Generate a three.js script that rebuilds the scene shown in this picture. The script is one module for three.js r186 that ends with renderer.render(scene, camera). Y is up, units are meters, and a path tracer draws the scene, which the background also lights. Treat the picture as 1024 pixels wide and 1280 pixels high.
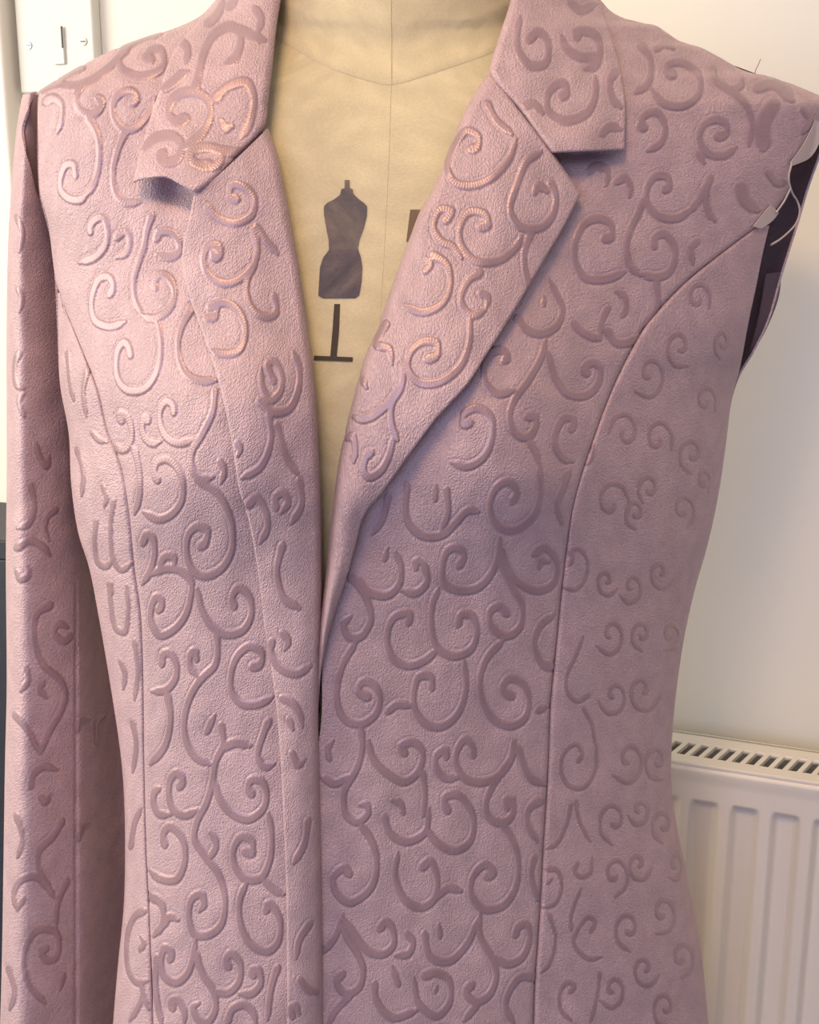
import * as THREE from 'three';
import { RectAreaLightUniformsLib } from 'three/addons/lights/RectAreaLightUniformsLib.js';
import { RoundedBoxGeometry } from 'three/addons/geometries/RoundedBoxGeometry.js';
import { mergeGeometries } from 'three/addons/utils/BufferGeometryUtils.js';
import { createNoise2D, createNoise3D } from 'simplex-noise';

// ------------------------------------------------------------------ camera, light, exposure
const W = 1024, H = 1280, FOCAL = 1545, PITCH = 13.8 * Math.PI / 180, EYE = new THREE.Vector3(0, 1.25, 0.68);
const scene = new THREE.Scene();
scene.background = new THREE.Color(0.55, 0.68, 0.9);
const camera = new THREE.PerspectiveCamera(2 * Math.atan(H / 2 / FOCAL) * 180 / Math.PI, W / H, 0.02, 30);
camera.position.copy(EYE); camera.rotation.x = -PITCH; camera.updateMatrixWorld();
const renderer = new THREE.WebGLRenderer({ antialias: true });
renderer.toneMapping = THREE.LinearToneMapping;
renderer.toneMappingExposure = 1.0;
renderer.shadowMap.enabled = true;
RectAreaLightUniformsLib.init();
const ROOM = { x0: -1.75, x1: 2.0, z1: 2.3, top: 2.5 };
function areaLight(color, power, w, h, pos, target) {
  const l = new THREE.RectAreaLight(color, power, w, h);
  l.position.set(...pos); l.lookAt(...target); scene.add(l); return l;
}
// unseen sources: window lighting the left sides, cool window behind camera, warm lamp above
const UNSEEN_WIN_L = { z: 0.48, y: 1.5, w: 1.5, h: 1.3 }, UNSEEN_WIN_B = { x: -0.75, y: 1.45, w: 1.3, h: 1.3 }, UNSEEN_LAMP = { x: -0.22, y: 2.28, z: 0.85 };
areaLight(0xfff1da, 6.3, UNSEEN_WIN_L.w, UNSEEN_WIN_L.h, [ROOM.x0 + 0.02, UNSEEN_WIN_L.y, UNSEEN_WIN_L.z], [0, UNSEEN_WIN_L.y, UNSEEN_WIN_L.z]);
areaLight(0xbcc8ff, 3.7, UNSEEN_WIN_B.w, UNSEEN_WIN_B.h, [UNSEEN_WIN_B.x, UNSEEN_WIN_B.y, ROOM.z1 - 0.02], [UNSEEN_WIN_B.x, UNSEEN_WIN_B.y, 0]);
areaLight(0xffcf92, 40.0, 0.34, 0.34, [UNSEEN_LAMP.x, UNSEEN_LAMP.y - 0.075, UNSEEN_LAMP.z], [UNSEEN_LAMP.x, 0, UNSEEN_LAMP.z]);

// ------------------------------------------------------------------ helpers
let seed = 7;
const rnd = () => { seed = (seed * 1664525 + 1013904223) >>> 0; return seed / 4294967296; };
const noise2 = createNoise2D(rnd), noise3 = createNoise3D(rnd);
const clamp = (v, a = 0, b = 1) => Math.min(b, Math.max(a, v));
const smooth = (a, b, v) => { const t = clamp((v - a) / (b - a)); return t * t * (3 - 2 * t); };
const mix = (a, b, t) => a + (b - a) * t;
const srgb = (r, g, b) => new THREE.Color().setRGB(r / 255, g / 255, b / 255, THREE.SRGBColorSpace);
const cosP = Math.cos(PITCH), sinP = Math.sin(PITCH);
// measured on the photograph: the direction of a pixel, and the point of that ray at depth z or on the back wall
function ray(px, py) {
  const x = (px - W / 2) / FOCAL, y = -(py - H / 2) / FOCAL;
  return new THREE.Vector3(x, y * cosP - sinP, -y * sinP - cosP);
}
function at(px, py, z) { const d = ray(px, py); return d.multiplyScalar((z - EYE.z) / d.z).add(EYE); }
const TWIST = 0.00009;                                               // the dress form stands turned a little to the left: depth falls towards the right
const atBody = (px, py, z) => at(px, py, z - TWIST * (px - 420));
const YAW = 21 * Math.PI / 180, WALL_D = 1.09;
const WN = new THREE.Vector3(-Math.sin(YAW), 0, Math.cos(YAW)), WE = new THREE.Vector3(Math.cos(YAW), 0, Math.sin(YAW));
const WO = EYE.clone().addScaledVector(WN, -WALL_D).setY(0);        // foot of the back wall nearest the camera
function onWall(px, py, off = 0) {                                  // [along the wall, height] of a pixel on the plane OFF before the wall
  const d = ray(px, py), t = (WALL_D - off) / -d.dot(WN), p = EYE.clone().addScaledVector(d, t);
  return [p.clone().sub(WO).dot(WE), p.y];
}
const used = new Map();
function numbered(name) { const n = used.get(name) || 0; used.set(name, n + 1); return n ? `${name}_${String(n).padStart(3, '0')}` : name; }
function put(o, parent) { o.castShadow = o.receiveShadow = true; parent.add(o); return o; }
function obj(name, geo, mat, parent) { const m = new THREE.Mesh(geo, mat); m.name = name; return put(m, parent); }
function struct(name, geo, mat) { const m = obj(name, geo, mat, scene); m.userData.kind = 'structure'; return m; }
function thing(name, label, category, pos = [0, 0, 0], turn = 0) {
  const g = new THREE.Group(); g.name = numbered(name); g.position.set(...pos); g.rotation.y = turn; g.userData = { label, category }; scene.add(g); return g;
}
const std = (o) => new THREE.MeshStandardMaterial(o);
function box(w, h, d, x, y, z, r = 0) { const g = r ? new RoundedBoxGeometry(w, h, d, 2, r) : new THREE.BoxGeometry(w, h, d); g.translate(x, y, z); return r ? g : g; }
function dataTex(w, h, data, o = {}) {
  const t = new THREE.DataTexture(data, w, h, THREE.RGBAFormat);
  t.magFilter = THREE.LinearFilter; t.minFilter = THREE.LinearMipmapLinearFilter; t.wrapS = t.wrapT = o.repeat ? THREE.RepeatWrapping : THREE.ClampToEdgeWrapping;
  if (o.color) t.colorSpace = THREE.SRGBColorSpace;
  t.needsUpdate = true; return t;
}
function tileTex(n, f, o = {}) {
  const d = new Uint8Array(n * n * 4);
  for (let j = 0; j < n; j++) for (let i = 0; i < n; i++) { const c = f(i / n, j / n), k = (j * n + i) * 4; for (let q = 0; q < 3; q++) d[k + q] = clamp(c[q], 0, 255); d[k + 3] = 255; }
  return dataTex(n, n, d, { repeat: true, ...o });
}
// noise that repeats over the unit square
const loopNoise = (u, v, f, k = 0) => { const a = u * 2 * Math.PI, b = v * 2 * Math.PI, r = f / 6.283; return noise3(Math.cos(a) * r + 9 * k, Math.sin(a) * r + Math.cos(b) * r, Math.sin(b) * r + 5 * k); };

// ---- curves through listed points: straight-chord or smooth, by length
const pairs = (a) => { const r = []; for (let i = 0; i < a.length; i += 2) r.push([a[i], a[i + 1]]); return r; };
function curve(list, soft = true) {
  const p = typeof list[0] === 'number' ? pairs(list) : list;
  let q = p;
  if (soft && p.length > 2) {
    const c = new THREE.CatmullRomCurve3(p.map(([x, y]) => new THREE.Vector3(x, y, 0)), false, 'centripetal');
    q = c.getPoints((p.length - 1) * 12).map((v) => [v.x, v.y]);
  }
  const L = [0];
  for (let i = 1; i < q.length; i++) L.push(L[i - 1] + Math.hypot(q[i][0] - q[i - 1][0], q[i][1] - q[i - 1][1]));
  const total = L[L.length - 1];
  const f = (s) => {
    const d = clamp(s) * total; let lo = 0, hi = q.length - 1;
    while (hi - lo > 1) { const m = (lo + hi) >> 1; if (L[m] <= d) lo = m; else hi = m; }
    const t = hi > lo && L[hi] > L[lo] ? (d - L[lo]) / (L[hi] - L[lo]) : 0;
    return [mix(q[lo][0], q[hi][0], t), mix(q[lo][1], q[hi][1], t)];
  };
  f.total = total; f.points = q; return f;
}
function table(list) {                                              // value by height, smooth
  const p = pairs(list);
  return (y) => {
    if (y <= p[0][0]) return p[0][1];
    for (let i = 1; i < p.length; i++) if (y <= p[i][0]) {
      const [a, fa] = p[i - 1], [b, fb] = p[i], t = (y - a) / (b - a), h = b - a;
      const m0 = i > 1 ? (fb - p[i - 2][1]) / (b - p[i - 2][0]) : (fb - fa) / h, m1 = i < p.length - 1 ? (p[i + 1][1] - fa) / (p[i + 1][0] - a) : (fb - fa) / h;
      const t2 = t * t, t3 = t2 * t;
      return (2 * t3 - 3 * t2 + 1) * fa + (t3 - 2 * t2 + t) * h * m0 + (-2 * t3 + 3 * t2) * fb + (t3 - t2) * h * m1;
    }
    return p[p.length - 1][1];
  };
}

// ---- a lattice of points turned into a cloth sheet with thickness
// P: positions by row; flip: which way it faces; thick: thickness; relief(i, j): how far each point stands out
function sheet(nu, nv, P, { thick = 0.0012, relief, faces = [0, 0, 1], stride = 4, uvs, test } = {}) {
  const n1 = nu + 1, n = n1 * (nv + 1), normals = (Q) => {
    const N = new Float32Array(n * 3), a = new THREE.Vector3(), b = new THREE.Vector3(), c = new THREE.Vector3();
    for (let j = 0; j <= nv; j++) for (let i = 0; i <= nu; i++) {
      const l = (j * n1 + Math.max(0, i - 1)) * 3, r = (j * n1 + Math.min(nu, i + 1)) * 3, u = (Math.max(0, j - 1) * n1 + i) * 3, d = (Math.min(nv, j + 1) * n1 + i) * 3;
      a.set(Q[r] - Q[l], Q[r + 1] - Q[l + 1], Q[r + 2] - Q[l + 2]); b.set(Q[d] - Q[u], Q[d + 1] - Q[u + 1], Q[d + 2] - Q[u + 2]);
      c.crossVectors(b, a); const len = c.length(); if (len > 1e-14) c.divideScalar(len); else c.set(...faces);
      N.set([c.x, c.y, c.z], (j * n1 + i) * 3);
    }
    return N;
  };
  let N = normals(P), flip = false, dot = 0;
  for (let k = test ? test[1] * n1 + test[0] : 0; k < n; k += test ? n : 7) dot += N[k * 3] * faces[0] + N[k * 3 + 1] * faces[1] + N[k * 3 + 2] * faces[2];
  if (dot < 0) { flip = true; for (let k = 0; k < N.length; k++) N[k] = -N[k]; }
  const Q = Float32Array.from(P);
  if (relief) {
    for (let j = 0, k = 0; j <= nv; j++) for (let i = 0; i <= nu; i++, k++) { const h = relief(i, j); for (let c = 0; c < 3; c++) Q[k * 3 + c] += N[k * 3 + c] * h; }
  }
  const M = normals(Q); if (flip) for (let k = 0; k < M.length; k++) M[k] = -M[k];
  const pos = Array.from(Q), nor = Array.from(M), uv = [], idx = [];
  for (let j = 0; j <= nv; j++) for (let i = 0; i <= nu; i++) uv.push(...(uvs ? uvs(i, j) : [i / nu, j / nv]));
  const tri = (a, b, c) => (flip ? idx.push(a, c, b) : idx.push(a, b, c));
  for (let j = 0; j < nv; j++) for (let i = 0; i < nu; i++) { const a = j * n1 + i; tri(a, a + n1, a + 1); tri(a + 1, a + n1, a + n1 + 1); }
  const under = (i, j) => { const k = (j * n1 + i) * 3; return [0, 1, 2].map((c) => P[k + c] - N[k + c] * thick); };
  const add = (p, q, k) => { pos.push(...p); nor.push(...q); uv.push(uv[k * 2], uv[k * 2 + 1]); return pos.length / 3 - 1; };
  if (thick > 0) {
    // underside, coarser
    const is = [], js = []; for (let i = 0; i < nu; i += stride) is.push(i); is.push(nu); for (let j = 0; j < nv; j += stride) js.push(j); js.push(nv);
    const id = js.map((j) => is.map((i) => { const k = j * n1 + i; return add(under(i, j), [-N[k * 3], -N[k * 3 + 1], -N[k * 3 + 2]], k); }));
    for (let j = 0; j + 1 < js.length; j++) for (let i = 0; i + 1 < is.length; i++) { tri(id[j][i], id[j][i + 1], id[j + 1][i]); tri(id[j][i + 1], id[j + 1][i + 1], id[j + 1][i]); }
    // the edge all round
    const rim = [];
    for (let i = 0; i < nu; i++) rim.push([i, 0]); for (let j = 0; j < nv; j++) rim.push([nu, j]); for (let i = nu; i > 0; i--) rim.push([i, nv]); for (let j = nv; j > 0; j--) rim.push([0, j]);
    const cx = new THREE.Vector3(), e = new THREE.Vector3(), nn = new THREE.Vector3();
    const ids = rim.map(([i, j], r) => {
      const k = j * n1 + i, [i2, j2] = rim[(r + 1) % rim.length], [i0, j0] = rim[(r + rim.length - 1) % rim.length], k2 = (j2 * n1 + i2) * 3, k0 = (j0 * n1 + i0) * 3;
      e.set(Q[k2] - Q[k0], Q[k2 + 1] - Q[k0 + 1], Q[k2 + 2] - Q[k0 + 2]); nn.set(N[k * 3], N[k * 3 + 1], N[k * 3 + 2]); cx.crossVectors(e, nn).normalize(); if (!flip) cx.negate();
      const o = [cx.x, cx.y, cx.z]; return [add([Q[k * 3], Q[k * 3 + 1], Q[k * 3 + 2]], o, k), add(under(i, j), o, k)];
    });
    for (let r = 0; r < ids.length; r++) { const [a, b] = ids[r], [c, d] = ids[(r + 1) % ids.length]; tri(a, c, b); tri(c, d, b); }
  }
  const g = new THREE.BufferGeometry();
  g.setAttribute('position', new THREE.Float32BufferAttribute(pos, 3)); g.setAttribute('normal', new THREE.Float32BufferAttribute(nor, 3));
  g.setAttribute('uv', new THREE.Float32BufferAttribute(uv, 2)); g.setIndex(idx);
  return g;
}

// ------------------------------------------------------------------ room
const plasterBump = tileTex(256, (u, v) => { const h = 128 + 50 * loopNoise(u, v, 14) + 30 * loopNoise(u, v, 40, 2); return [h, h, h]; });
plasterBump.repeat.set(2, 2);
const M = {
  wall: std({ color: srgb(233, 231, 217), roughness: 0.85, bumpMap: plasterBump, bumpScale: 0.0006 }),
  unseenWall: std({ color: srgb(176, 174, 192), roughness: 0.85 }),  // out of view, lavender chosen to tint the shade and weaken the bounce
  ceiling: std({ color: srgb(238, 236, 230), roughness: 0.9 }),
  floor: std({ color: srgb(118, 118, 138), roughness: 0.6 }),  // out of view, blue-grey chosen to cool the shade low on the jacket
  trim: std({ color: srgb(232, 229, 214), roughness: 0.45 }),
  plastic: std({ color: srgb(214, 216, 205), roughness: 0.35 }),
  slot: std({ color: srgb(70, 68, 60), roughness: 0.6 }),
  steel: std({ color: srgb(190, 190, 186), roughness: 0.28, metalness: 1 }),
  enamel: std({ color: srgb(233, 228, 212), roughness: 0.38 }),
  dark: std({ color: srgb(38, 44, 54), roughness: 0.5 }),
  wood: std({ color: srgb(92, 66, 44), roughness: 0.5 }),
};
const turn = -YAW;
function wallGroup(name, label, category, s, y = 0) { const p = WO.clone().addScaledVector(WE, s); return thing(name, label, category, [p.x, y, p.z], turn); }
{
  const g = box(7, ROOM.top, 0.12, 0, ROOM.top / 2, -0.06);
  const w = struct('wall_back', g, M.wall); w.position.copy(WO); w.rotation.y = turn;
  const hole = (len, y0, y1, a0, a1) => {                         // wall boxes round a window opening: [from, to] along it, [low, high] of the hole
    const [l0, l1] = len;
    return [[l0, a0, 0, ROOM.top], [a1, l1, 0, ROOM.top], [a0, a1, 0, y0], [a0, a1, y1, ROOM.top]];
  };
  const L = hole([-2.6, ROOM.z1 + 0.12], UNSEEN_WIN_L.y - UNSEEN_WIN_L.h / 2, UNSEEN_WIN_L.y + UNSEEN_WIN_L.h / 2, UNSEEN_WIN_L.z - UNSEEN_WIN_L.w / 2, UNSEEN_WIN_L.z + UNSEEN_WIN_L.w / 2);
  struct('wall_left', mergeGeometries(L.map(([a, b, c, d]) => box(0.12, d - c, b - a, ROOM.x0 - 0.06, (c + d) / 2, (a + b) / 2))), M.wall);
  const B = hole([ROOM.x0, ROOM.x1], UNSEEN_WIN_B.y - UNSEEN_WIN_B.h / 2, UNSEEN_WIN_B.y + UNSEEN_WIN_B.h / 2, UNSEEN_WIN_B.x - UNSEEN_WIN_B.w / 2, UNSEEN_WIN_B.x + UNSEEN_WIN_B.w / 2);
  struct('wall_front', mergeGeometries(B.map(([a, b, c, d]) => box(b - a, d - c, 0.12, (a + b) / 2, (c + d) / 2, ROOM.z1 + 0.06))), M.unseenWall);
  struct('wall_right', box(0.12, ROOM.top, 5, ROOM.x1 + 0.06, ROOM.top / 2, 0), M.unseenWall);
  struct('floor', box(4.4, 0.1, 6, 0.1, -0.05, 0), M.floor);
  struct('ceiling', box(4.4, 0.1, 6, 0.1, ROOM.top + 0.05, 0), M.ceiling);
  const frame = (w, h) => { const t = 0.05, d = 0.06; return mergeGeometries([box(w, t, d, 0, h / 2 - t / 2, 0), box(w, t, d, 0, -h / 2 + t / 2, 0), box(t, h, d, -w / 2 + t / 2, 0, 0), box(t, h, d, w / 2 - t / 2, 0, 0), box(t * 0.7, h, d * 0.8, 0, 0, 0)]); };
  const f1 = struct('unseen_window_1', frame(UNSEEN_WIN_L.w, UNSEEN_WIN_L.h), M.trim); f1.position.set(ROOM.x0 - 0.08, UNSEEN_WIN_L.y, UNSEEN_WIN_L.z); f1.rotation.y = Math.PI / 2;  // out of view, frames the light on the left sides
  const f2 = struct('unseen_window_2', frame(UNSEEN_WIN_B.w, UNSEEN_WIN_B.h), M.trim); f2.position.set(UNSEEN_WIN_B.x, UNSEEN_WIN_B.y, ROOM.z1 + 0.08);  // out of view, frames the cool light on the front
  const lamp = thing('unseen_ceiling_lamp', 'unseen round ceiling lamp above the camera, placed to warm the upper jacket', 'lamp', [UNSEEN_LAMP.x, UNSEEN_LAMP.y, UNSEEN_LAMP.z]);  // out of view, stands for the warm light on the upper jacket
  const bowl = new THREE.LatheGeometry([[0, -0.06], [0.1, -0.055], [0.17, -0.03], [0.19, 0]].map((p) => new THREE.Vector2(...p)), 40);
  obj('diffuser', bowl, std({ color: srgb(255, 240, 220), roughness: 0.6, emissive: srgb(255, 214, 170), emissiveIntensity: 0.6 }), lamp);
  const rod = new THREE.CylinderGeometry(0.19, 0.19, 0.02, 40); rod.translate(0, 0.01, 0); const stem = new THREE.CylinderGeometry(0.02, 0.02, ROOM.top - UNSEEN_LAMP.y - 0.02, 20); stem.translate(0, 0.02 + (ROOM.top - UNSEEN_LAMP.y - 0.02) / 2, 0);
  obj('rose', mergeGeometries([rod, stem]), M.trim, lamp);
  // door frame at the far left of the wall, only its edge in the picture
  const [s1, y1] = onWall(1, 40, 0.03);
  const trim = struct('trim_1', box(0.09, 2.1, 0.03, 0, 1.05, 0.015, 0.004), M.trim); trim.position.copy(WO.clone().addScaledVector(WE, s1 - 0.045)); trim.rotation.y = turn;
}
// ---- switch plate
{
  const D = 0.014, [sa] = onWall(21, 60, D), [sb] = onWall(118, 60, D), [, yt] = onWall(70, -62, D), [, yb] = onWall(70, 116, D), [sc] = onWall(70, 58, D);
  const w = sb - sa, h = yt - yb, g = wallGroup('light_switch', 'white wall plate with a small rocker and a screw, above the sleeve shoulder', 'switch', (sa + sb) / 2, 0);
  const cy = (yt + yb) / 2, off = (px, py) => { const [s, y] = onWall(px, py, D); return [s - (sa + sb) / 2, y]; };
  obj('plate', box(w, h, D, 0, cy, D / 2, 0.003), M.plastic, g);
  const [rx, ry] = off(75, 58);
  const r = box(0.0125, 0.034, 0.005, rx, ry, D + 0.0005, 0.0012); r.rotateX(0); obj('rocker', r, M.plastic, g);
  const [kx] = off(80, 50); obj('rocker_gap', box(0.0016, 0.02, 0.0012, kx, ry + 0.008, D + 0.0027), M.slot, g);
  for (const [px, py] of [[36, 57], [105, 52]]) {
    const [x, y] = off(px, py), s = new THREE.CylinderGeometry(0.0036, 0.004, 0.0016, 20); s.rotateX(Math.PI / 2); s.translate(x, y, D + 0.0006);
    const m = obj('screw', s, px < 50 ? M.steel : M.plastic, g);
    obj('slot', box(0.006, 0.0009, 0.0006, x, y, D + 0.0014), M.slot, m);
  }
}
// ---- dark cabinet at the left edge
{
  const D = 0.16, [s] = onWall(9, 619, D), [, yTop] = onWall(9, 619, 0), g = wallGroup('cabinet', 'dark slate-blue cabinet at the left edge, partly behind the sleeve', 'cabinet', s - 0.06);
  obj('side_panel', box(0.2, yTop - 0.02, D - 0.004, 0, (yTop - 0.02) / 2, D / 2, 0.002), M.dark, g);
  obj('top', box(0.204, 0.02, D, 0, yTop - 0.01, D / 2, 0.002), M.dark, g);
}
// ---- radiator
{
  const F = 0.1, [, yTop] = onWall(930, 968, F), [sL] = onWall(864, 1001, F), pitch = 0.0333, height = 0.56, yBot = yTop - height;
  const n0 = 7, n1 = 16, s0 = sL - n0 * pitch - 0.03, s1 = sL + n1 * pitch + 0.03, w = s1 - s0, g = wallGroup('radiator', 'cream ribbed panel radiator with slotted top grille under the white wall', 'radiator', s0);
  const [, yRib] = onWall(875, 1003, F);
  const nu = Math.round(w / 0.0016), P = [], rows = [];
  for (let y = yTop; y > yBot; y -= y > yRib - 0.012 || y < yBot + 0.045 ? 0.001 : 0.03) rows.push(y); rows.push(yBot);
  const nv = rows.length - 1;
  for (const y of rows) {
    for (let i = 0; i <= nu; i++) {
      const s = w * i / nu, q = (((s + s0 - sL) % pitch) + pitch) % pitch, k = (s + s0 - sL) / pitch;
      let d = k > -n0 && k < n1 ? smooth(-0.0005, 0.0045, q) * smooth(0.0245, 0.0175, q) : 0;
      d *= smooth(yRib + 0.003, yRib - 0.006, y) * smooth(yBot + 0.03, yBot + 0.038, y);
      const lip = smooth(0.012, 0.0, Math.abs(y - (yTop - 0.004))) * 0.003, roll = y > yTop - 0.003 ? -0.002 * (y - yTop + 0.003) / 0.003 : 0;
      P.push(s, y, F - 0.009 * d + lip * 0.5 + roll);
    }
  }
  obj('front_panel', sheet(nu, nv, P, { thick: 0 }), M.enamel, g);
  obj('rear_panel', box(w, height, 0.0015, w / 2, yTop - height / 2, 0.03), M.enamel, g);
  for (const x of [0.0006, w - 0.0006]) obj('end_plate', box(0.0012, height, F - 0.03, x, yTop - height / 2, 0.03 + (F - 0.03) / 2), M.enamel, g);
  // top grille: a front rail, a back rail and a bar between every two slots
  const [, yA] = onWall(930, 0, F), front = 0.016, back = 0.042, yG = yTop + 0.001;
  const rail = obj('grille_rail', box(w, 0.004, front, w / 2, yG, F - front / 2, 0.0015), M.enamel, g);
  obj('grille_rail', box(w, 0.004, 0.018, w / 2, yG, F - back - 0.009, 0.0015), M.enamel, g);
  const bar = box(0.0042, 0.0035, (back - front + 0.005) / Math.cos(0.26), 0, 0, 0); bar.rotateY(-0.26); bar.translate(0, yG, F - (front + back) / 2);
  for (let x = 0.004, k = 0; x < w; x += 0.0116) { const b = obj('grille_bar', bar, M.enamel, g); b.position.x = x; }
  obj('convector', box(w - 0.01, 0.004, back - front - 0.004, w / 2, yTop - 0.05, F - (front + back) / 2), std({ color: srgb(120, 115, 100), roughness: 0.7 }), g);
  for (const x of [0.12, w - 0.12]) obj('bracket', box(0.03, 0.3, 0.03, x, yTop - 0.3, 0.0145), M.enamel, g);
  for (const x of [0.05, w - 0.05]) { const p = new THREE.CylinderGeometry(0.0075, 0.0075, yBot + 0.02, 16); p.translate(x, (yBot + 0.02) / 2, 0.065); obj('pipe', p, M.enamel, g); }
}

// ------------------------------------------------------------------ body measures, read from the photograph in rows
const sideL = table([-80, 330, -40, 300, 0, 270, 20, 250, 35, 219, 49, 176, 68, 129, 96, 78, 113, 50, 140, 46, 240, 48, 290, 60, 330, 66, 400, 70, 480, 74, 543, 86, 605, 88, 667, 98, 708, 111, 769, 123, 863, 139, 954, 152, 1024, 156, 1127, 155, 1200, 148, 1270, 142, 1420, 132]);
const sideR = table([-80, 690, -40, 715, 0, 752, 14, 765, 25, 787, 32, 820, 41, 835, 52, 852, 59, 875, 70, 897, 77, 910, 89, 934, 96, 966, 103, 985, 119, 1024, 130, 1046, 150, 1040, 200, 1024, 240, 1010, 275, 1000, 300, 992, 345, 978, 400, 962, 440, 943, 470, 925, 505, 914, 560, 907, 620, 898, 680, 885, 740, 868, 800, 855, 870, 845, 930, 840, 990, 840, 1040, 848, 1090, 858, 1140, 868, 1200, 878, 1280, 886, 1420, 900]);
const frontZ = table([-170, -0.125, -80, -0.108, 0, -0.078, 100, -0.05, 200, -0.03, 350, -0.012, 480, 0.001, 580, 0.002, 700, -0.005, 850, -0.014, 950, -0.019, 1100, -0.022, 1280, -0.024, 1420, -0.026]);
const sideZ = table([-80, -0.125, 0, -0.112, 100, -0.105, 400, -0.105, 800, -0.112, 1280, -0.11]);
const bump1 = (px, py, cx, cy, a) => a * Math.exp(-(((px - cx) / 115) ** 2) - ((py - cy) / (py < cy ? 190 : 105)) ** 2);
const bust = (px, py) => bump1(px, py, 250, 585, 0.026) + bump1(px, py, 640, 585, 0.029);
function bodyZ(px, py) {
  const l = sideL(py), r = sideR(py), t = clamp(Math.abs((px - (l + r) / 2) / ((r - l) / 2))), s = sideZ(py);
  return s + (frontZ(py) - s + bust(px, py)) * Math.pow(1 - Math.pow(t, 2.1), 1 / 2.1);
}
function loft(nu, rows, f, o = {}) {                                // a body ring by ring: f(s, angle) gives [px, py, z]
  const P = [];
  for (let j = 0; j <= rows; j++) for (let i = 0; i <= nu; i++) { const a = o.from === undefined ? 2 * Math.PI * i / nu : mix(o.from, o.to, i / nu), [px, py, z] = f(j / rows, a), p = atBody(px, py, z); P.push(p.x, p.y, p.z); }
  return sheet(nu, rows, P, { thick: 0, ...o });
}
const pw = (v, e) => Math.sign(v) * Math.pow(Math.abs(v), e);

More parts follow.
